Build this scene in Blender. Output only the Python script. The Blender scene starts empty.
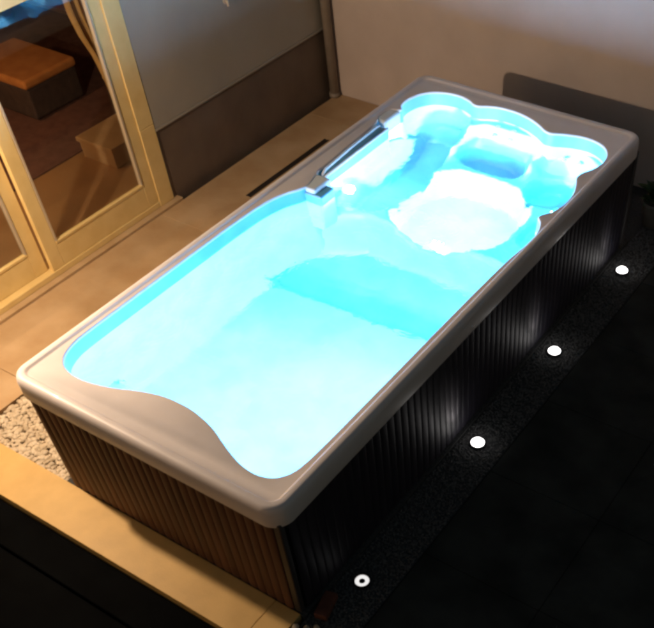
import bpy, bmesh, math, random
from mathutils import Vector, Matrix, noise
from mathutils.geometry import tessellate_polygon
random.seed(7)
S = bpy.context.scene
col = S.collection

# ------------------------------------------------------------------ camera
cd = bpy.data.cameras.new('camera')
cam = bpy.data.objects.new('camera', cd); col.objects.link(cam)
cam.location = (4.67227, -2.00298, 4.74681)
cam.rotation_euler = (0.653712, 0.0184338, 0.571842)
cd.sensor_fit = 'HORIZONTAL'; cd.sensor_width = 36
cd.lens = 36 * 854.303 / 654
cd.shift_x = (327 - 434.779) / 654
cd.shift_y = (541.916 - 314) / 654
cd.clip_start = .05; cd.clip_end = 300
S.camera = cam

# ------------------------------------------------------------------ dusk sky, exposure
w = bpy.data.worlds.new('World'); S.world = w; w.use_nodes = True
wn = w.node_tree.nodes; wl = w.node_tree.links
sky = wn.new('ShaderNodeTexSky'); sky.sky_type = 'NISHITA'; sky.sun_disc = False
sky.sun_elevation = math.radians(2); sky.sun_rotation = math.radians(200)
bg = wn['Background']; bg.inputs[1].default_value = .075
wl.new(sky.outputs[0], bg.inputs[0])
S.view_settings.view_transform = 'Standard'
S.view_settings.look = 'None'
S.view_settings.exposure = 0; S.view_settings.gamma = 1
S.view_settings.use_curve_mapping = False
S.render.engine = 'CYCLES'
S.cycles.filter_width = 3.2
S.cycles.max_bounces = 7
S.cycles.transparent_max_bounces = 12
S.cycles.sample_clamp_indirect = 6

# ------------------------------------------------------------------ light strengths
WARM = (1.0, .72, .48)
P_SCONCE = 350
P_FRONT_FILL = 11
P_ROOM = 72
P_GROUND = .30
CYAN = (.66, .78, 1.0)

# ------------------------------------------------------------------ materials
def nodes(name):
    m = bpy.data.materials.new(name); m.use_nodes = True
    return m, m.node_tree.nodes, m.node_tree.links, m.node_tree.nodes['Principled BSDF']

def mat(name, c1, c2=None, rough=.6, scale=6, bump=0, bscale=40, stretch=(1, 1, 1), rvar=0, metal=0, coat=0, detail=5, contrast=(.35, .65)):
    m, n, l, b = nodes(name)
    tc = n.new('ShaderNodeTexCoord'); mp = n.new('ShaderNodeMapping'); mp.inputs['Scale'].default_value = stretch
    l.new(tc.outputs['Object'], mp.inputs[0])
    nz = n.new('ShaderNodeTexNoise'); nz.inputs['Scale'].default_value = scale; nz.inputs['Detail'].default_value = detail
    l.new(mp.outputs[0], nz.inputs[0])
    c2 = c2 or c1
    r = n.new('ShaderNodeValToRGB'); r.color_ramp.elements[0].position = contrast[0]; r.color_ramp.elements[1].position = contrast[1]
    r.color_ramp.elements[0].color = (*c1, 1); r.color_ramp.elements[1].color = (*c2, 1)
    l.new(nz.outputs[0], r.inputs[0]); l.new(r.outputs[0], b.inputs['Base Color'])
    b.inputs['Roughness'].default_value = rough; b.inputs['Metallic'].default_value = metal
    b.inputs['Coat Weight'].default_value = coat
    if rvar:
        mr = n.new('ShaderNodeMapRange'); mr.inputs['To Min'].default_value = rough - rvar; mr.inputs['To Max'].default_value = rough + rvar
        l.new(nz.outputs[0], mr.inputs[0]); l.new(mr.outputs[0], b.inputs['Roughness'])
    if bump:
        n2 = n.new('ShaderNodeTexNoise'); n2.inputs['Scale'].default_value = bscale; n2.inputs['Detail'].default_value = 6
        l.new(mp.outputs[0], n2.inputs[0])
        bp = n.new('ShaderNodeBump'); bp.inputs['Strength'].default_value = 1; bp.inputs['Distance'].default_value = bump
        l.new(n2.outputs[0], bp.inputs['Height']); l.new(bp.outputs[0], b.inputs['Normal'])
    return m

def emit(name, c, s):
    m, n, l, b = nodes(name)
    b.inputs['Base Color'].default_value = (*c, 1)
    b.inputs['Emission Color'].default_value = (*c, 1); b.inputs['Emission Strength'].default_value = s
    return m

M = {}
M['acrylic'] = mat('marbled_acrylic', (.71, .66, .66), (.75, .70, .70), .45, 5, 0, rvar=.04, coat=.1)
M['shell'] = mat('shell_acrylic', (.12, .40, .60), (.155, .46, .66), .3, 4, .001, 14)
M['shell_pale'] = mat('pale_acrylic', (.60, .68, .74), (.66, .74, .80), .25, 5)
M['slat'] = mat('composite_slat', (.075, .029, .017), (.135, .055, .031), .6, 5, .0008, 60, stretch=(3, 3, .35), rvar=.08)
M['slat_shaded'] = mat('shaded_slat', (.013, .012, .022), (.021, .018, .029), .55, 5, .0006, 60, stretch=(3, 3, .35), rvar=.06)  # same brown composite, with the shade of the unlit right side in its colour
M['backing'] = mat('black_backing', (.012, .012, .014), rough=.8)
M['post'] = mat('corner_plastic', (.035, .032, .034), (.05, .045, .045), .45)
M['tile'] = mat('sandstone_tile', (.45, .29, .145), (.56, .39, .22), .5, 2.6, .0012, 55, rvar=.08, detail=8)
M['sill'] = mat('sandstone_sill', (.47, .32, .17), (.56, .40, .23), .42, 4, .0006, 40, rvar=.06)
M['kerb'] = mat('ochre_stone', (.60, .38, .12), (.68, .44, .15), .55, 5, .001, 70, rvar=.06)
M['grout'] = mat('grout', (.19, .13, .075), rough=.9)
M['wall'] = mat('painted_render', (.56, .47, .42), (.64, .54, .485), .8, 1.6, .0012, 90)
M['wall_up'] = mat('grey_render', (.33, .31, .265), (.38, .355, .30), .55, 1.3, .001, 80)
M['plinth'] = mat('brown_plinth', (.12, .088, .065), (.155, .115, .085), .6, 3, .001, 70)
M['frame'] = mat('cream_door_paint', (.74, .55, .23), (.80, .61, .27), .42, 7, .0003, 90)
M['frame_side'] = mat('cream_door_seal', (.46, .38, .27), (.50, .42, .30), .4, 7)
M['pipe'] = mat('grey_pipe', (.24, .20, .16), (.29, .24, .20), .5, 8)
M['black_tile'] = mat('black_paving', (.03, .032, .029), (.055, .058, .053), .75, 3, .001, 60, rvar=.1, detail=8)
M['black_step'] = mat('black_stone_step', (.001, .0012, .0015), (.002, .0025, .003), .75, 4, .001, 50)
M['drain'] = mat('drain_slot', (.02, .016, .014), rough=.5)
M['drain_bar'] = mat('drain_bar', (.05, .04, .035), rough=.35, metal=.7)
M['steel'] = mat('brushed_steel', (.55, .56, .58), (.63, .64, .66), .25, 20, metal=1)
M['pebble'] = mat('cream_pebble', (.50, .41, .28), (.70, .60, .45), .7, 9, .001, 80)
M['pebble_bed'] = mat('pebble_bed', (.16, .12, .08), (.26, .2, .13), .9, 30, .01, 60)
M['dark_gravel'] = mat('dark_gravel', (.085, .085, .083), (.13, .13, .127), .8, 25, .002, 90)
M['dark_bed'] = mat('dark_bed', (.05, .052, .052), (.09, .09, .09), .9, 60, .006, 120)
M['brick'] = mat('terracotta', (.09, .025, .015), (.14, .045, .025), .8, 12, .001, 70)
M['sofa'] = mat('brown_upholstery', (.035, .022, .02), (.055, .033, .028), .85, 12, .001, 120)
M['cushion'] = mat('rust_cloth', (.42, .15, .035), (.52, .20, .05), .9, 6, .0012, 140)
M['floor_in'] = mat('room_floor_tile', (.30, .165, .07), (.36, .20, .09), .3, 2, .0004, 40)
M['room_wall'] = mat('maroon_room_wall', (.13, .045, .032), (.17, .06, .042), .8, 3)
M['rug'] = mat('maroon_rug', (.10, .04, .03), (.14, .06, .045), .95, 9, .002, 150)
M['curtain'] = mat('ochre_curtain', (.36, .21, .07), (.48, .29, .11), .85, 9, .001, 160, stretch=(1, 1, .3))
M['block'] = mat('cream_step', (.46, .30, .15), (.52, .35, .19), .6, 5)
M['leaf'] = mat('dark_leaf', (.03, .07, .03), (.05, .11, .04), .5, 15)
M['pot'] = mat('grey_pot', (.13, .13, .12), (.18, .18, .17), .7, 12, .001, 60)
M['fitting'] = mat('cream_fitting', (.6, .5, .36), rough=.4)
M['lens'] = emit('lamp_glow', (1.0, .96, .93), 8)
M['lens_ring'] = emit('lamp_ring_glow', (1.0, .97, .95), .85)
M['lens_core'] = mat('lens_core', (.015, .015, .018), rough=.2)
M['uw_lens'] = emit('underwater_lens', (.35, .9, 1.0), 14)
M['bulb'] = emit('warm_bulb', (1.0, .66, .36), 12)
M['pale_seal'] = mat('pale_trim', (.55, .58, .62), rough=.3)

def glass(name, tint, ior=1.45, bump=0, bscale=6, rough=.0):
    m, n, l, b = nodes(name); n.remove(b)
    out = n['Material Output']
    tr = n.new('ShaderNodeBsdfTransparent'); tr.inputs[0].default_value = (*tint, 1)
    gl = n.new('ShaderNodeBsdfGlossy'); gl.inputs['Roughness'].default_value = rough
    fr = n.new('ShaderNodeFresnel'); geo = n.new('ShaderNodeNewGeometry'); mr = n.new('ShaderNodeMapRange')
    mr.inputs['To Min'].default_value = ior; mr.inputs['To Max'].default_value = 1 / ior
    l.new(geo.outputs['Backfacing'], mr.inputs[0]); l.new(mr.outputs[0], fr.inputs[0])
    mx = n.new('ShaderNodeMixShader')
    l.new(fr.outputs[0], mx.inputs[0]); l.new(tr.outputs[0], mx.inputs[1]); l.new(gl.outputs[0], mx.inputs[2]); l.new(mx.outputs[0], out.inputs[0])
    if bump:
        tc = n.new('ShaderNodeTexCoord'); nz = n.new('ShaderNodeTexNoise'); nz.inputs['Scale'].default_value = bscale
        l.new(tc.outputs['Object'], nz.inputs[0])
        bp = n.new('ShaderNodeBump'); bp.inputs['Distance'].default_value = bump; bp.inputs['Strength'].default_value = 1
        l.new(nz.outputs[0], bp.inputs['Height'])
        l.new(bp.outputs[0], gl.inputs['Normal']); l.new(bp.outputs[0], fr.inputs['Normal'])
    return m
def water_mat():
    m, n, l, b = nodes('pool_water')
    b.inputs['Base Color'].default_value = (.92, .99, 1, 1); b.inputs['Roughness'].default_value = 0
    b.inputs['IOR'].default_value = 1.33; b.inputs['Transmission Weight'].default_value = 1
    tc = n.new('ShaderNodeTexCoord'); nz = n.new('ShaderNodeTexNoise'); nz.inputs['Scale'].default_value = 3.2; nz.inputs['Detail'].default_value = 4; nz.inputs['Distortion'].default_value = .6
    l.new(tc.outputs['Object'], nz.inputs[0])
    bp = n.new('ShaderNodeBump'); bp.inputs['Distance'].default_value = .02; bp.inputs['Strength'].default_value = 1
    l.new(nz.outputs[0], bp.inputs['Height']); l.new(bp.outputs[0], b.inputs['Normal'])
    return m
M['water'] = glass('clear_water', (.90, .985, 1.0), 1.33, .004, 7)
M['water'] = water_mat()
M['pane'] = glass('window_glass', (.93, .95, .93), 1.5)

for k_ in ('black_tile', 'black_step', 'dark_bed', 'backing'): M[k_].node_tree.nodes['Principled BSDF'].inputs['Specular IOR Level'].default_value = .02

# ------------------------------------------------------------------ helpers
def obj(name, bm, m, parent=None, smooth=False, bevel=0, seg=2):
    me = bpy.data.meshes.new(name)
    bmesh.ops.recalc_face_normals(bm, faces=bm.faces[:])
    bm.to_mesh(me); bm.free()
    for mm in (m if isinstance(m, (list, tuple)) else [m]): me.materials.append(M[mm])
    if smooth: me.polygons.foreach_set('use_smooth', [True] * len(me.polygons))
    o = bpy.data.objects.new(name, me); col.objects.link(o)
    if parent: o.parent = parent
    if bevel:
        b = o.modifiers.new('bevel', 'BEVEL'); b.width = bevel; b.segments = seg; b.limit_method = 'ANGLE'; b.harden_normals = False
    return o
def tag(o, label=None, cat=None, group=None, kind=None):
    if label: o['label'] = label
    if cat: o['category'] = cat
    if group: o['group'] = group
    if kind: o['kind'] = kind
    return o
def empty(name, loc=(0, 0, 0)):
    o = bpy.data.objects.new(name, None); o.location = loc; o.empty_display_size = .1; col.objects.link(o); return o
def box(bm, a, b, rot=None, mi=0):
    c = [(a[i] + b[i]) / 2 for i in range(3)]; s = [abs(b[i] - a[i]) for i in range(3)]
    mtx = Matrix.Translation(c)
    if rot: mtx = mtx @ rot
    r = bmesh.ops.create_cube(bm, size=1, matrix=mtx @ Matrix.Diagonal((*s, 1)))
    if mi:
        for f in {f for v in r['verts'] for f in v.link_faces}: f.material_index = mi
def boxo(name, a, b, m, parent=None, bevel=.004):
    bm = bmesh.new(); box(bm, a, b); return obj(name, bm, m, parent, bevel=bevel)
def cyl(bm, p, q, r1, r2=None, n=24, cap=True):
    p, q = Vector(p), Vector(q); d = q - p
    mtx = Matrix.Translation((p + q) / 2) @ d.to_track_quat('Z', 'Y').to_matrix().to_4x4()
    return bmesh.ops.create_cone(bm, cap_ends=cap, segments=n, radius1=r1, radius2=r1 if r2 is None else r2, depth=d.length, matrix=mtx)
def tube(bm, pts, r, n=12):
    pts = [Vector(p) for p in pts]; rings = []
    for i, p in enumerate(pts):
        t = (pts[min(i + 1, len(pts) - 1)] - pts[max(i - 1, 0)]).normalized()
        a = t.orthogonal().normalized() if i == 0 else (rings_a - t * rings_a.dot(t)).normalized()
        rings_a = a; b = t.cross(a)
        rings.append([bm.verts.new(p + (a * math.cos(k * 2 * math.pi / n) + b * math.sin(k * 2 * math.pi / n)) * r) for k in range(n)])
    for i in range(len(rings) - 1):
        for k in range(n): bm.faces.new((rings[i][k], rings[i][(k + 1) % n], rings[i + 1][(k + 1) % n], rings[i + 1][k]))
    bm.faces.new(rings[0]); bm.faces.new(rings[-1])
def loft(bm, rings, close_end=False):
    R_ = [[bm.verts.new(p) for p in r] for r in rings]
    n = len(R_[0])
    for i in range(len(R_) - 1):
        for k in range(n):
            bm.faces.new((R_[i][k], R_[i][(k + 1) % n], R_[i + 1][(k + 1) % n], R_[i + 1][k]))
    return R_
def add_light(name, kind, loc, power, color, parent=None, size=.05, target=None, spot=None, blend=.5):
    ld = bpy.data.lights.new(name, kind); ld.energy = power; ld.color = color
    if kind in ('POINT', 'SPOT'): ld.shadow_soft_size = size
    if spot: ld.spot_size = spot; ld.spot_blend = blend
    o = bpy.data.objects.new(name, ld); o.location = loc; col.objects.link(o)
    if target: o.rotation_euler = (Vector(target) - Vector(loc)).to_track_quat('-Z', 'Y').to_euler()
    if parent:
        o.parent = parent; o.location = Vector(loc) - parent.location
    return o
def smoothstep(a, b, x):
    t = max(0, min(1, (x - a) / (b - a))); return t * t * (3 - 2 * t)

# ================================================================== STRUCTURE
H, W, L = 1.078, 2.25, 4.926
WATER = H - .13

# black paved terrace, lower than everything, runs out to the right and to the front
tag(boxo('ground', (-30, -30, -.60), (40, 40, -.35), 'black_step', bevel=0), kind='structure')
bm = bmesh.new()
for i in range(9):
    for j in range(16):
        x0 = 2.615 + i * .9; y0 = -5.4 + j * .9
        box(bm, (x0 + .002, y0 + .002, -.10), (x0 + .898, y0 + .898, -.012 + random.uniform(-.0008, .0008)))
tag(obj('terrace', bm, 'black_tile', bevel=.002, seg=1), kind='structure')
# dark step running along the front kerb
tag(boxo('step', (-9, -.62, -.35), (2.0, -.335, -.05), 'black_step', bevel=.006), kind='structure')
tag(boxo('step', (2.008, -.62, -.35), (2.61, -.335, -.05), 'black_step', bevel=.006), kind='structure')
tag(boxo('lower_paving', (-9, -7, -.35), (2.61, -.63, -.075), 'black_step', bevel=.004), kind='structure')
# ochre kerb along the front of the spa
bm = bmesh.new()
for x0, x1 in ((-9, -5.2), (-5.197, -1.6), (-1.597, 2.0), (2.003, 2.21)): box(bm, (x0, -.325, -.12), (x1, .030, .012))
tag(obj('kerb', bm, 'kerb', bevel=.004), kind='structure')
# slab under the spa and gravel beds
tag(boxo('spa_base', (-.02, .033, -.3), (2.24, 5.02, -.002), 'dark_bed', bevel=0), kind='structure')
tag(boxo('gravel_bed', (-1.05, 0, -.3), (-.022, 5.99, -.035), 'pebble_bed', bevel=0), kind='structure')
tag(boxo('gravel_bed', (2.243, -.325, -.3), (2.607, 5.99, -.022), 'dark_bed', bevel=0), kind='structure')
tag(boxo('gravel_bed', (-.02, 5.03, -.3), (2.24, 5.99, -.03), 'dark_bed', bevel=0), kind='structure')
# patio of sandstone tiles beside the spa
bm = bmesh.new()
ys = [-9, -6.6, -4.2, -1.8, .62, 3.03, 5.44, 5.995]
for a, b in zip(ys, ys[1:]):
    box(bm, (-1.93, a + .002, -.16), (-1.058, b - .002, 0))
tag(obj('patio', bm, 'tile', bevel=.003), kind='structure')
# raised sill in front of the doors
tag(boxo('threshold', (-2.3, -9, -.16), (-1.934, 3.36, .022), 'sill', bevel=.004), kind='structure')

def stone_mesh(n_, seed, size=(1, .8, .6)):
    rnd = random.Random(seed); b = bmesh.new()
    bmesh.ops.create_icosphere(b, subdivisions=n_, radius=1)
    off = Vector((rnd.random() * 20, rnd.random() * 20, 0))
    V = [v.co * (1 + .35 * noise.noise(v.co * 1.1 + off)) for v in b.verts]
    b.verts.index_update()
    V = [Vector((v.x * size[0], v.y * size[1], v.z * size[2])) for v in V]
    F = [[v.index for v in f.verts] for f in b.faces]; b.free()
    return V, F
def scatter(name, m, n, area, z, rs, sub, seed, exclude=None, zj=.01):
    rnd = random.Random(seed); kinds = [stone_mesh(sub, s) for s in range(6)]
    vs, fs = [], []
    for i in range(n):
        x = rnd.uniform(area[0], area[1]); y = rnd.uniform(area[2], area[3])
        if exclude and exclude(x, y): continue
        r = rnd.uniform(*rs); V, F = kinds[i % 6]
        e = Matrix.Rotation(rnd.uniform(0, 6.28), 3, 'Z') @ Matrix.Rotation(rnd.uniform(-.6, .6), 3, 'X')
        b = len(vs); c = Vector((x, y, z + rnd.uniform(0, zj)))
        vs += [e @ (v * r) + c for v in V]; fs += [[k + b for k in f] for f in F]
    me = bpy.data.meshes.new(name); me.from_pydata(vs, [], fs); me.materials.append(M[m])
    me.polygons.foreach_set('use_smooth', [True] * len(me.polygons)); me.update()
    o = bpy.data.objects.new(name, me); col.objects.link(o); return o
LAMP_Y = (.47, 1.99, 3.24, 4.56); LAMP_X = 2.39
tag(scatter('pebbles', 'pebble', 3600, (-1.03, -.03, .02, 1.5), -.035, (.014, .03), 2, 1, zj=.026),
    'cream pebbles filling the gap between the spa and the patio', 'gravel', kind='stuff')
tag(scatter('gravel', 'dark_gravel', 11000, (2.25, 2.60, -.31, 5.97), -.022, (.005, .011), 1, 2, zj=.006,
    exclude=lambda x, y: any(math.hypot(x - LAMP_X, y - ly) < .062 for ly in LAMP_Y)),
    'dark grey gravel strip holding the row of ground lights', 'gravel', kind='stuff')

# ================================================================== WALLS
wl_ = empty('left_wall', (-2.1, 4.6, 0)); tag(wl_, 'grey and brown rendered house wall between the glass door and the corner pipe', 'wall')
def pboxo(name, a, b, m, par, bevel=.003):
    bm = bmesh.new(); l = par.location
    box(bm, [a[i] - l[i] for i in range(3)], [b[i] - l[i] for i in range(3)]); return obj(name, bm, m, par, bevel=bevel)
pboxo('upper_render', (-2.28, 3.302, .725), (-2.0, 5.998, 3.0), 'wall_up', wl_)
pboxo('plinth', (-2.28, 3.302, -.15), (-2.012, 5.998, .70), 'plinth', wl_)
pboxo('ledge', (-2.28, 3.302, .702), (-1.992, 5.998, .723), 'wall_up', wl_, .002)
pboxo('door_lintel', (-2.28, -3.2, 2.30), (-2.0, 3.298, 3.0), 'wall_up', wl_)
pboxo('door_lintel', (-2.28, -9, -.1), (-2.0, -3.204, 3.0), 'wall_up', wl_)
fw = empty('far_wall', (1, 6.1, 0)); tag(fw, 'plain beige rendered wall behind the far end of the spa', 'wall')
pboxo('render', (-2.5, 6.0, -.4), (9.5, 6.2, 3.0), 'wall', fw)
pboxo('coping', (-2.5, 5.97, 3.002), (9.5, 6.23, 3.05), 'sill', fw)

# corner down pipe
pp = empty('drain_pipe', (-1.925, 5.925, 0)); tag(pp, 'brown grey drain pipe standing in the corner of the two walls', 'pipe')
bm = bmesh.new(); cyl(bm, (0, 0, 0), (0, 0, 3), .052); obj('pipe', bm, 'pipe', pp, True)
for z in (1.5, 2.7):
    bm = bmesh.new(); cyl(bm, (0, 0, z), (0, 0, z + .03), .06); obj('bracket', bm, 'pipe', pp, True)
bm = bmesh.new(); cyl(bm, (0, 0, .001), (0, 0, .045), .063); obj('collar', bm, 'pipe', pp, True)

# linear drain set in the patio
dr = empty('linear_drain', (-1.39, 4.4, 0)); tag(dr, 'narrow dark slot drain set in the patio beside the spa', 'drain')
boxo('slot', (-.026, -.66, -.01), (.026, .66, .004), 'drain', dr, .001)
bm = bmesh.new()
for s in (-1, 1): box(bm, (s * .026 - .004, -.664, -.006), (s * .026 + .004, .664, .007))
obj('edging', bm, 'drain_bar', dr)

# small pale fitting on the wall
ft = empty('wall_fitting', (-2.0, 4.53, 1.44)); tag(ft, 'tiny cream fitting high on the grey upper wall', 'wall fitting')
bm = bmesh.new(); cyl(bm, (0, 0, 0), (.012, 0, 0), .032); obj('backplate', bm, 'fitting', ft, bevel=.003)
bm = bmesh.new(); tube(bm, [(.012, 0, 0), (.025, 0, 0), (.032, 0, -.01), (.032, 0, -.045)], .011); obj('spout', bm, 'fitting', ft, True)

# ================================================================== SLIDING GLASS DOOR
dx = -2.05
door = empty('sliding_glass_door', (dx, 1.2, .02)); tag(door, 'cream framed sliding glass door of the house beside the spa', 'glass door')
pboxo('jamb', (-2.16, 3.115, .023), (-1.995, 3.298, .78), 'frame', door, .004)
pboxo('jamb', (-2.16, 3.115, .783), (-1.995, 3.298, 2.296), 'frame', door, .004)
pboxo('head_rail', (-2.16, -3.0, 2.20), (-2.0, 3.112, 2.296), 'frame', door, .004)
pboxo('track', (-2.20, -3.0, .023), (-2.0, 3.112, .075), 'frame', door, .004)
def sash(name, y0, y1, x, zb=.077, rail=.20, st=.13, m='frame'):
    s = pboxo(name, (x - .025, y0, zb), (x + .025, y0 + st, 2.198), m, door, .005)
    def sub(n, a, b, mm, bev=.004):
        bm = bmesh.new(); l = door.location
        box(bm, [a[i] - l[i] for i in range(3)], [b[i] - l[i] for i in range(3)]); return obj(n, bm, mm, s, bevel=bev)
    sub('stile', (x - .025, y1 - st, zb), (x + .025, y1, 2.198), m, .005)
    sub('rail', (x - .024, y0 + st + .001, zb), (x + .024, y1 - st - .001, zb + rail), m)
    sub('rail', (x - .024, y0 + st + .001, 2.10), (x + .024, y1 - st - .001, 2.198), m)
    b = .022
    sub('bead', (x - .01, y1 - st - b, zb + rail + b), (x + .032, y1 - st - .002, 2.098), 'frame_side', .002)
    sub('bead', (x - .01, y0 + st + .002, zb + rail + b), (x + .032, y0 + st + b, 2.098), 'frame_side', .002)
    sub('bead', (x - .01, y0 + st + .002, zb + rail + .001), (x + .032, y1 - st - .002, zb + rail + b), 'frame', .002)
    sub('pane', (x - .006, y0 + st, zb + rail), (x + .006, y1 - st, 2.10), 'pane', 0)
    return s
sash('sash', 1.74, 3.112, -2.035, rail=.22)
sash('sash', -.05, 1.73, -2.105, rail=.22)
sash('sash', -1.7, -.06, -2.105, rail=.22)
sash('sash', -3.0, -1.71, -2.035, rail=.22)

# ================================================================== ROOM BEHIND THE GLASS
rm = empty('room', (-5, 2.5, 0)); tag(rm, 'dim maroon living room seen through the glass door', 'room')
pboxo('floor', (-8.2, -3.2, -.12), (-2.302, 6.2, .0), 'floor_in', rm, 0)
pboxo('back_wall', (-8.4, -3.2, 0.001), (-8.2, 6.2, 2.6), 'room_wall', rm, 0)
pboxo('side_wall', (-8.2, 6.0, .001), (-2.282, 6.2, 2.6), 'room_wall', rm, 0)
pboxo('side_wall', (-8.2, -3.4, .001), (-2.282, -3.2, 2.6), 'room_wall', rm, 0)
pboxo('ceiling', (-8.4, -3.4, 2.602), (-2.282, 6.2, 2.75), 'room_wall', rm, 0)
ot = empty('ottoman', (-4.93, 4.02, 0)); tag(ot, 'dark ottoman with a rust orange top inside the room', 'ottoman')
bm = bmesh.new(); box(bm, (-.50, -.36, .04), (.50, .36, .37)); obj('base', bm, 'sofa', ot, bevel=.03, seg=3)
bm = bmesh.new(); box(bm, (-.515, -.375, .371), (.515, .375, .47)); obj('cushion', bm, 'cushion', ot, bevel=.035, seg=4)
for sx in (-1, 1):
    for sy in (-1, 1):
        bm = bmesh.new(); cyl(bm, (sx * .43, sy * .29, 0), (sx * .43, sy * .29, .045), .02); obj('foot', bm, 'sofa', ot)
sf = empty('sofa', (-7.2, 4.1, 0)); tag(sf, 'dark brown sofa against the far wall of the room', 'sofa')
bm = bmesh.new(); box(bm, (-.75, -1.1, .05), (.35, 1.1, .42)); obj('seat', bm, 'sofa', sf, bevel=.06, seg=3)
bm = bmesh.new(); box(bm, (-.95, -1.1, .05), (-.752, 1.1, .9)); obj('backrest', bm, 'sofa', sf, bevel=.06, seg=3)
for s in (-1, 1):
    bm = bmesh.new(); box(bm, (-.9, s * 1.22 - .115, .05), (.34, s * 1.22 + .115, .62)); obj('armrest', bm, 'sofa', sf, bevel=.06, seg=3)
pboxo('rug', (-7.4, 2.2, .002), (-3.55, 5.9, .016), 'rug', rm)
bx_ = empty('low_step', (-3.15, 3.75, 0)); tag(bx_, 'low cream step block just inside the glass door', 'step block')
boxo('tread', (-.32, -.34, .17), (.22, .34, .22), 'block', bx_, .008)
boxo('riser', (-.30, -.32, 0), (.20, .32, .168), 'block', bx_, .004)
# curtain drawn to the side of the door
cu = empty('curtain', (-2.46, 3.34, 0)); tag(cu, 'ochre curtain gathered beside the glass door', 'curtain')
bm = bmesh.new(); prev = None
N = 60
for i in range(N + 1):
    t = i / N; y = -.26 + .42 * t; colv = []
    for k in range(14):
        z = .03 + 2.4 * k / 13; g = (1 - .42 * math.exp(-((z - 1.15) / .35) ** 2)) if z > 1.15 else .58 - .12 * min(1, (1.15 - z) / .3)
        colv.append(bm.verts.new((.045 * math.sin(t * 30 + .3 * math.sin(z * 3)), .12 + (y - .12) * g, z)))
    if prev:
        for k in range(13): bm.faces.new((prev[k], colv[k], colv[k + 1], prev[k + 1]))
    prev = colv
o = obj('cloth', bm, 'curtain', cu, True); sm = o.modifiers.new('thickness', 'SOLIDIFY'); sm.thickness = .006
bm = bmesh.new(); tube(bm, [(0, -.1, 1.12), (.08, .05, 1.12), (.07, .22, 1.14), (-.03, .3, 1.2)], .018); obj('tieback', bm, 'curtain', cu, True)
pd = empty('added_pendant', (-4.2, 1.9, 2.6)); tag(pd, 'unseen pendant lamp added to light the room', 'pendant lamp')
bm = bmesh.new(); cyl(bm, (0, 0, -.5), (0, 0, 0), .006, n=8); obj('cord', bm, 'drain', pd)
bm = bmesh.new(); cyl(bm, (0, 0, -.66), (0, 0, -.5), .17, .05, cap=False); obj('lamp_shade', bm, 'block', pd, True)
bm = bmesh.new(); bmesh.ops.create_uvsphere(bm, u_segments=16, v_segments=10, radius=.04, matrix=Matrix.Translation((0, 0, -.6))); obj('bulb', bm, 'bulb', pd, True)
add_light('pendant_fill', 'POINT', (-4.2, 1.9, 1.9), P_ROOM, (1, .55, .25), pd, .06)  # unseen lamp, added for the dim warm light in the room

# ================================================================== WALL LAMPS (above the picture)
def sconce(y, z, power, label, reach=.42):
    s = empty('wall_lamp', (-2.0, y, z)); tag(s, label, 'wall lamp', 'wall lamps above the glass door')
    bm = bmesh.new(); cyl(bm, (0, 0, .16), (.02, 0, .16), .06); obj('backplate', bm, 'steel', s, bevel=.003)
    bm = bmesh.new(); tube(bm, [(.02, 0, .16), (reach * .6, 0, .2), (reach, 0, .17), (reach, 0, .12)], .01); obj('arm', bm, 'steel', s, True)
    bm = bmesh.new(); cyl(bm, (reach, 0, .06), (reach, 0, .12), .11, .03, cap=False); obj('lamp_shade', bm, 'steel', s, True)
    bm = bmesh.new(); bmesh.ops.create_uvsphere(bm, u_segments=16, v_segments=10, radius=.035, matrix=Matrix.Translation((reach, 0, .04))); obj('bulb', bm, 'bulb', s, True)
    add_light('wall_light', 'POINT', (-2.0 + reach, y, z - .04), power, WARM, s, .05)
sconce(.12, 2.55, P_SCONCE, 'steel wall lamp lighting the patio beside the spa corner', .95)
sconce(-2.6, 2.5, P_FRONT_FILL, 'unseen dim wall lamp added further forward as fill for the front panel')  # added fill lamp, brightens the front slats

# ================================================================== SWIM SPA
spa = empty('swim_spa', (W / 2, L / 2, 0)); tag(spa, 'large rectangular swim spa glowing cyan with slatted wood cabinet', 'swim spa')
C0 = spa.location
def P(v): return (v[0] - C0.x, v[1] - C0.y, v[2])
def sobj(name, bm, m, parent=None, **k):
    bmesh.ops.translate(bm, verts=bm.verts[:], vec=(-C0.x, -C0.y, 0))
    return obj(name, bm, m, parent or spa, **k)

raw = [(.10, .60), (.11, .46), (.155, .34), (.23, .265), (.34, .232), (.47, .232), (.67, .28), (.84, .355), (1.02, .405), (1.24, .405), (1.45, .355),
       (1.64, .265), (1.80, .205), (1.94, .19), (2.05, .225), (2.12, .32), (2.14, .50), (2.14, 1.2), (2.14, 1.9), (2.14, 2.6), (2.155, 2.88), (2.17, 3.05),
       (2.165, 3.22), (2.12, 3.34), (2.07, 3.385), (2.075, 3.42), (2.13, 3.50), (2.165, 3.64), (2.155, 3.82), (2.10, 3.97), (2.06, 4.04), (2.07, 4.12), (2.125, 4.22),
       (2.15, 4.35), (2.13, 4.48), (2.06, 4.585), (1.94, 4.645), (1.79, 4.655), (1.64, 4.61), (1.55, 4.565), (1.49, 4.575), (1.40, 4.64), (1.27, 4.705), (1.12, 4.745),
       (.96, 4.745), (.84, 4.71), (.77, 4.665), (.72, 4.665), (.65, 4.715), (.52, 4.75), (.38, 4.735), (.25, 4.67), (.17, 4.56), (.14, 4.42), (.155, 4.31),
       (.20, 4.265), (.20, 4.24), (.12, 4.22), (.095, 4.14), (.095, 4.05), (.13, 3.99), (.15, 3.9), (.17, 3.5), (.19, 3.15), (.19, 3.06), (.22, 2.98),
       (.26, 2.84), (.24, 2.76), (.16, 2.62), (.115, 2.42), (.10, 2.1), (.10, 1.6), (.10, 1.1)]
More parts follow.
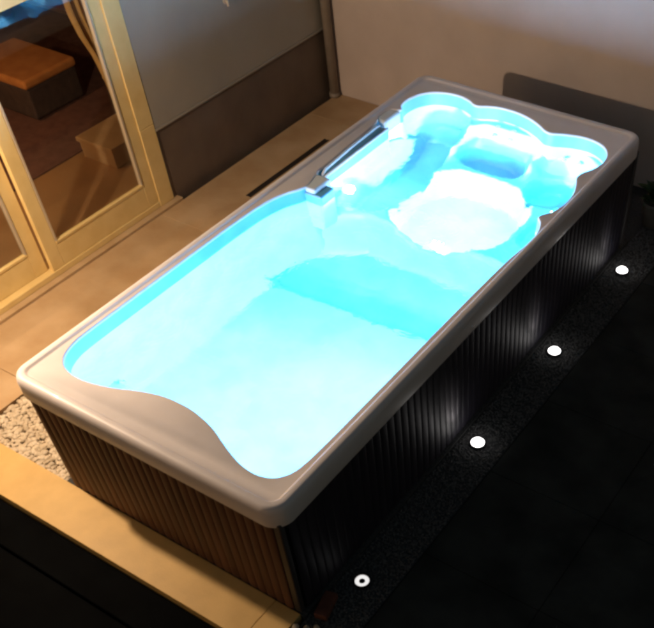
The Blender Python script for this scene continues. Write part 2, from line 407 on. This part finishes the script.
def chaikin(pts):
    out = []
    for a, b in zip(pts, pts[1:] + pts[:1]):
        out += [(a[0] * .78 + b[0] * .22, a[1] * .78 + b[1] * .22), (a[0] * .22 + b[0] * .78, a[1] * .22 + b[1] * .78)]
    return out
inner = chaikin(chaikin(raw))
def resample(pts, step):
    out = []
    n = len(pts)
    for i in range(n):
        a, b = Vector(pts[i]), Vector(pts[(i + 1) % n]); k = max(1, int((b - a).length / step))
        out += [tuple(a.lerp(b, j / k)) for j in range(k)]
    return out
inner = resample(inner, .06)
n_in = len(inner)
nrm = []
for i in range(n_in):
    a, b = Vector(inner[i - 2]), Vector(inner[(i + 2) % n_in]); t = (b - a).normalized(); nrm.append(Vector((-t.y, t.x)))
def inset(d): return [(p[0] + v.x * d, p[1] + v.y * d) for p, v in zip(inner, nrm)]
def rrect(x0, y0, x1, y1, r, n=10):
    out = []
    for cx, cy, a0 in ((x1 - r, y0 + r, -90), (x1 - r, y1 - r, 0), (x0 + r, y1 - r, 90), (x0 + r, y0 + r, 180)):
        for k in range(n + 1):
            a = math.radians(a0 + 90 * k / n); out.append((cx + r * math.cos(a), cy + r * math.sin(a)))
    return out
# rim: rolled outer lip, shallow step, flat deck with scalloped opening
prof = [(.028, H - .165), (.004, H - .165), (0, H - .155), (0, H - .05), (.004, H - .028), (.012, H - .012), (.024, H - .002), (.036, H), (.062, H), (.070, H - .004), (.078, H - .013), (.086, H - .016)]
Rr = .135
bm = bmesh.new()
rings = [[(x, y, z) for x, y in rrect(d, d, W - d, L - d, max(Rr - d, .03))] for d, z in prof]
RR = loft(bm, rings)
ZT = H - .016
outer_v = RR[-1]
lip = [[(x, y, z) for x, y in inset(d)] for d, z in ((0, ZT), (.006, ZT - .002), (.011, ZT - .009), (.012, ZT - .018))]
IR = loft(bm, lip)
inner_v = IR[0]
tess = tessellate_polygon([[v.co for v in outer_v], [v.co for v in inner_v]])
allv = outer_v + inner_v
for t in tess:
    try: bm.faces.new([allv[i] for i in t])
    except ValueError: pass
bmesh.ops.remove_doubles(bm, verts=bm.verts[:], dist=.0003)
rim = sobj('rim', bm, 'acrylic', smooth=True)
es = rim.modifiers.new('split', 'EDGE_SPLIT'); es.split_angle = math.radians(38)

# shell: walls lofted down from the opening + moulded floor and seats
bm = bmesh.new()
wall_prof = [(.0115, ZT - .017), (.013, ZT - .03), (.018, ZT - .08), (.026, H - .25), (.040, H - .45), (.06, H - .65), (.08, H - .85), (.09, .0)]
loft(bm, [[(x, y, z) for x, y in inset(d)] for d, z in wall_prof])
sw = sobj('shell_wall', bm, 'shell', smooth=True)

def gap(x, y):   # rough distance to the shell wall
    return 0
def ell(x, y, cx, cy, rx, ry, p=2.6):
    return (abs((x - cx) / rx) ** p + abs((y - cy) / ry) ** p) ** (1 / p)
def floor_z(x, y):
    # swim section
    edge = 2.24 + .06 * x
    f = .36 - .11 * smoothstep(edge - .01, edge + .035, y)
    g = min(x - .1, 2.14 - x, max(y - .2, 0))
    f += .22 * (1 - smoothstep(0, .20, g)) ** 2
    # rounded pedestal moulded into the near left corner
    f = max(f, .30 + .26 * (1 - smoothstep(.12, .19, math.hypot(x - .22, y - .52))))
    # partition between swim section and hot tub section
    st = min(2.50 + .85 * max(x - .05, 0) ** .9, 3.04) if x < 1.6 else 3.04 - .15 * smoothstep(1.6, 2.1, x)
    top = .70 - .05 * smoothstep(.6, 1.0, x) * (1 - smoothstep(1.5, 1.8, x))
    t = smoothstep(st - .03, st + .22, y)
    z = f + (top - f) * t
    if y < 3.05: return z
    # seats
    s = .70
    # lounge along the left
    e = ell(x, y, .47, 3.88, .27, .74, 3.2)
    lounge = .50 + .04 * math.sin((y - 3.2) * 4.4)
    s = s + (lounge - s) * (1 - smoothstep(.78, 1.0, e))
    e = ell(x, y, .44, 4.42, .30, .26)
    s = s + (lounge - s) * (1 - smoothstep(.72, 1.0, e))
    if x < .7: s = max(s, min(.88, .92 - (x - .22) * 3.0) - .3 * smoothstep(4.0, 4.6, y))
    # back bench
    e = ell(x, y, 1.08, 4.36, .36, .17)
    s = s + (.57 - s) * (1 - smoothstep(.72, 1.0, e))
    # corner seat
    e = ell(x, y, 1.76, 4.20, .24, .24, 2)
    s = s + (.52 - s) * (1 - smoothstep(.72, 1.0, e))
    # side seat
    e = ell(x, y, 1.98, 3.62, .18, .24)
    s = s + (.62 - s) * (1 - smoothstep(.72, 1.0, e))
    # backrests rise towards the far wall
    s += .30 * smoothstep(4.44, 4.72, y) * smoothstep(.55, .75, x)
    s += .24 * smoothstep(1.80, 2.12, x) * smoothstep(4.0, 4.3, y)
    s += .16 * math.exp(-((x - .70 - (y - 4.2) * .15) / .06) ** 2) * smoothstep(4.1, 4.35, y)
    s += .12 * math.exp(-((x - 1.47) / .06) ** 2) * smoothstep(4.2, 4.45, y)
    # footwell
    e = ell(x, y, 1.22, 3.62, .56, .52, 2.8)
    s = s + (.40 - s) * (1 - smoothstep(.86, 1.02, e))
    return z + (s - z) * smoothstep(3.05, 3.16, y) if y < 3.16 else s
poly_in = inset(.005)
def inside(x, y):
    c = False; n = len(poly_in)
    for i in range(n):
        x1, y1 = poly_in[i]; x2, y2 = poly_in[i - 1]
        if (y1 > y) != (y2 > y) and x < (x2 - x1) * (y - y1) / (y2 - y1) + x1: c = not c
    return c
bm = bmesh.new()
nx, ny = 110, 240; grid = []
for j in range(ny + 1):
    row = []
    for i in range(nx + 1):
        x = .07 + 2.12 * i / nx; y = .16 + 4.66 * j / ny
        row.append(bm.verts.new((x, y, WATER - (H - .085 - min(floor_z(x, y), H - .12)) * 1.33)))
    grid.append(row)
for j in range(ny):
    for i in range(nx):
        a, b, c, d = grid[j][i], grid[j][i + 1], grid[j + 1][i + 1], grid[j + 1][i]
        if inside((a.co.x + c.co.x) / 2, (a.co.y + c.co.y) / 2): bm.faces.new((a, b, c, d))
bmesh.ops.delete(bm, geom=[v for v in bm.verts if not v.link_faces], context='VERTS')
sf_ = sobj('moulded_floor', bm, 'shell', smooth=True)

# jets on seats and walls
def jet(pos, direction, r=.028):
    d = Vector(direction).normalized(); p = Vector(P(pos))
    bm = bmesh.new(); cyl(bm, p, p + d * .008, r, r * .9); cyl(bm, p + d * .008, p + d * .014, r * .55, r * .45)
    return obj('jet', bm, 'steel', spa, bevel=.002)
for x in (.98, 1.14): jet((x, 4.60, .80), (0, -.7, .7)); jet((x, 4.655, .90), (0, -.7, .7))
for x in (1.70, 1.84): jet((x, 4.56, .78), (-.2, -.7, .7))
for y in (3.5, 3.8): jet((2.09, y, .80), (-1, 0, .3))
for y in (.62, .95, 1.3): pass

# console block on the left with two levels, grab rail and pillow beyond it
bm = bmesh.new(); box(bm, (.13, 2.80, .58), (.36, 3.02, H - .022)); sobj('console', bm, 'shell_pale', bevel=.022, seg=4)
bm = bmesh.new(); box(bm, (.20, 2.785, .52), (.43, 2.965, H - .055)); sobj('console_step', bm, 'shell', bevel=.018, seg=4)
bm = bmesh.new(); box(bm, (.10, 3.03, .60), (.275, 3.97, H - .05)); sobj('side_ledge', bm, 'shell', bevel=.02, seg=3)
bm = bmesh.new(); box(bm, (.09, 4.00, .62), (.215, 4.245, H - .022)); sobj('pillow', bm, 'shell_pale', bevel=.03, seg=4)
bm = bmesh.new(); tube(bm, [(.245, 3.05, H - .08), (.245, 3.06, H - .035), (.24, 3.10, H - .02), (.215, 3.5, H - .018), (.20, 3.88, H - .02), (.195, 3.93, H - .035), (.195, 3.94, H - .08)], .013)
tube(bm, [(.275, 3.04, H - .05), (.27, 3.5, H - .046), (.265, 3.96, H - .05)], .012)
sobj('grab_rail', bm, 'shell_pale', smooth=True)

# cabinet panels: slats standing proud of a dark backing
def panel(name, p0, p1, mt, z0=.016, z1=H - .13, relief=1.0):
    p0, p1 = Vector(p0), Vector(p1); d = (p1 - p0); ln = d.length; d.normalize(); nn = Vector((d.y, -d.x))
    bm = bmesh.new(); n = max(1, round(ln / .078)); wd = ln / n
    rot = Matrix.Rotation(math.atan2(d.y, d.x), 4, 'Z')
    sec = [(-.5 * wd + .001, .004), (-.5 * wd + .005, .009), (-.5 * wd + .012, .012), (-wd * .2, .0145), (0, .0155), (wd * .2, .0145), (.5 * wd - .012, .012), (.5 * wd - .005, .009), (.5 * wd - .001, .004)]
    for k in range(n):
        c = p0 + d * (k + .5) * wd
        lo = [bm.verts.new((c.x + d.x * s + nn.x * h, c.y + d.y * s + nn.y * h, z0)) for s, h in [(s_, .0155 - (.0155 - h_) * relief) for s_, h_ in sec]]
        hi = [bm.verts.new((v.co.x, v.co.y, z1)) for v in lo]
        for q in range(len(sec) - 1): bm.faces.new((lo[q], lo[q + 1], hi[q + 1], hi[q]))
    o = sobj(name, bm, mt, smooth=True)
    e = o.modifiers.new('split', 'EDGE_SPLIT'); e.split_angle = math.radians(35)
    return o
o_ = .046
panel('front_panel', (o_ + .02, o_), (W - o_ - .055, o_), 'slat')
panel('side_panel', (W - o_, o_ + .055), (W - o_, L - o_ - .03), 'slat_shaded', relief=.55)  # shade painted in: darkened copy of the front slats
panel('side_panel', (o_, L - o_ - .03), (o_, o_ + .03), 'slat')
panel('rear_panel', (W - o_ - .03, L - o_), (o_ + .03, L - o_), 'slat')
bm = bmesh.new()
t_ = .02
box(bm, (o_, o_ + .001, .01), (W - o_, o_ + t_, H - .12)); box(bm, (o_, L - o_ - t_, .01), (W - o_, L - o_ - .001, H - .12))
box(bm, (o_ + .001, o_ + t_ + .001, .01), (o_ + t_, L - o_ - t_ - .001, H - .12)); box(bm, (W - o_ - t_, o_ + t_ + .001, .01), (W - o_ - .001, L - o_ - t_ - .001, H - .12))
sobj('cabinet_frame', bm, 'backing')
for x, y in ((W - .06, .045), (W - .045, L - .05), (.045, L - .05)):
    bm = bmesh.new(); box(bm, (x - .026, y - .014, .03), (x + .03, y + .03, H - .14)); sobj('corner_post', bm, 'post', bevel=.01, seg=3)

# underwater lights, plus two added cyan fills out of view
def uwl(pos, direction, power, r=.055, off=.06, lens=True, color=None):
    d = Vector(direction).normalized(); p = Vector(P(pos))
    if lens:
        bm = bmesh.new(); cyl(bm, p - d * .01, p + d * .012, r * 1.25); u = obj('underwater_light', bm, 'pale_seal', spa, bevel=.004)
        bm = bmesh.new(); cyl(bm, p + d * .0125, p + d * .017, r); obj('lens', bm, 'uw_lens', u)
    ld = bpy.data.lights.new('spa_light', 'POINT'); ld.energy = power; ld.color = color or CYAN; ld.shadow_soft_size = .045
    o = bpy.data.objects.new('spa_light', ld); col.objects.link(o); o.parent = spa; o.location = p + d * off
uwl((1.15, .475, .48), (0, 1, 0), 850)
uwl((2.08, .95, .50), (-1, 0, 0), 420)
uwl((1.22, 3.22, .22), (0, 1, 0), 1400, r=.026, color=(1.0, .82, .80))
uwl((2.09, 3.75, .80), (-1, 0, 0), 110, r=.03, color=(.02, .66, 1.0))  # hidden fill, added to turn the seats a brighter cyan
uwl((2.09, 2.72, .55), (-1, 0, 0), 130, r=.04, color=(.02, .64, 1.0))  # hidden fill, added to tint the sunken floor strip cyan
uwl((.30, 3.22, .70), (.5, .6, .2), 22, r=.03, color=(.7, .95, 1.0))

# water: one clear surface filling the opening
bm = bmesh.new()
vs = [bm.verts.new((x, y, WATER)) for x, y in inset(.0145)]
for t in tessellate_polygon([[v.co for v in vs]]):
    try: bm.faces.new([vs[i] for i in t])
    except ValueError: pass
wt = obj('water', bm, 'water'); tag(wt, kind='structure')

# ================================================================== GROUND LIGHTS
def ground_light(y, label, on=True):
    g = empty('ground_light', (LAMP_X, y, -.01)); tag(g, label, 'ground light', 'round lights set in the gravel along the spa')
    bm = bmesh.new(); n = 32
    rr = [[(r * math.cos(a * 2 * math.pi / n), r * math.sin(a * 2 * math.pi / n), z) for a in range(n)] for r, z in ((.056, -.03), (.056, .012), (.055, .016), (.052, .016), (.050, .010), (.050, -.02))]
    loft(bm, rr); obj('trim', bm, 'steel' if on else 'drain_bar', g, True)
    if on:
        bm = bmesh.new(); bmesh.ops.create_uvsphere(bm, u_segments=24, v_segments=10, radius=.048, matrix=Matrix.Translation((0, 0, .008)) @ Matrix.Diagonal((1, 1, .75, 1))); obj('lens', bm, 'lens', g, True)
        add_light('ground_lamp', 'SPOT', (LAMP_X, y, .035), P_GROUND * 8, (1, .90, .90), g, .02, (LAMP_X - .19, y - .08, .34), math.radians(40), 1)
        add_light('ground_glow', 'POINT', (LAMP_X, y, .085), .13, (1, .93, .92), g, .02)
    else:
        bm = bmesh.new()
        rr = [[(r * math.cos(a * 2 * math.pi / n), r * math.sin(a * 2 * math.pi / n), z) for a in range(n)] for r, z in ((.0495, .006), (.046, .012), (.036, .014), (.025, .012), (.021, .004))]
        loft(bm, rr); obj('light_ring', bm, 'lens_ring', g, True)
        bm = bmesh.new(); cyl(bm, (0, 0, -.005), (0, 0, .006), .0208); obj('core', bm, 'lens_core', g)
ground_light(.47, 'glowing ring light with a dark centre nearest the front kerb', False)
ground_light(1.99, 'bright round ground light second from the front kerb')
ground_light(3.24, 'bright round ground light third from the front kerb')
ground_light(4.56, 'bright round ground light nearest the far wall')

# small things at the cabinet foot
random.seed(3)
for i, (x, y, r) in enumerate(((2.235, -.06, .026), (2.275, -.10, .022), (2.31, -.04, .028), (2.36, .005, .024), (2.34, -.13, .02), (2.40, -.05, .023), (2.29, -.19, .024), (2.445, .02, .02))):
    V, F = stone_mesh(2, 20 + i, (1, .8, .65)); me = bpy.data.meshes.new('pebble')
    me.from_pydata([v * r for v in V], [], F); me.materials.append(M['pebble']); me.polygons.foreach_set('use_smooth', [True] * len(F))
    o = bpy.data.objects.new('pebble', me); o.location = (x, y, -.008 + r * .5); o.rotation_euler[2] = i; col.objects.link(o)
    tag(o, 'one of the loose pale pebbles at the foot of the near right cabinet corner', 'pebble', 'loose pebbles by the cabinet corner')
br = boxo('brick', (-.045, -.10, 0), (.045, .10, .06), 'brick', None, .008); br.location = (2.315, .17, -.012); br.rotation_euler[2] = .25
tag(br, 'dark red brick lying in the gravel by the cabinet corner', 'brick')

# dim potted plant behind the spa
pt = empty('potted_plant', (2.30, 5.42, -.02)); tag(pt, 'small dim plant in a grey pot between the spa and the far wall', 'potted plant')
bm = bmesh.new(); loft(bm, [[(r * math.cos(a * math.pi / 12), r * math.sin(a * math.pi / 12), z) for a in range(24)] for r, z in ((.001, 0), (.085, 0), (.12, .22), (.13, .225), (.13, .25), (.115, .25), (.105, .20), (.001, .20))])
obj('pot', bm, 'pot', pt, True)
bm = bmesh.new(); rnd = random.Random(5)
for k in range(90):
    a = rnd.uniform(0, 6.28); el = rnd.uniform(.3, 1.4); ln = rnd.uniform(.09, .22); base = Vector((rnd.uniform(-.06, .06), rnd.uniform(-.06, .06), .2 + rnd.uniform(0, .18)))
    d = Vector((math.cos(a) * math.cos(el), math.sin(a) * math.cos(el), math.sin(el))); s = d.cross(Vector((0, 0, 1))).normalized() * ln * .17
    mid = base + d * ln * .55 + Vector((0, 0, .01)); tip = base + d * ln + Vector((0, 0, -.03))
    v = [bm.verts.new(q) for q in (base, mid + s, tip, mid - s)]; bm.faces.new(v)
obj('leaves', bm, 'leaf', pt)
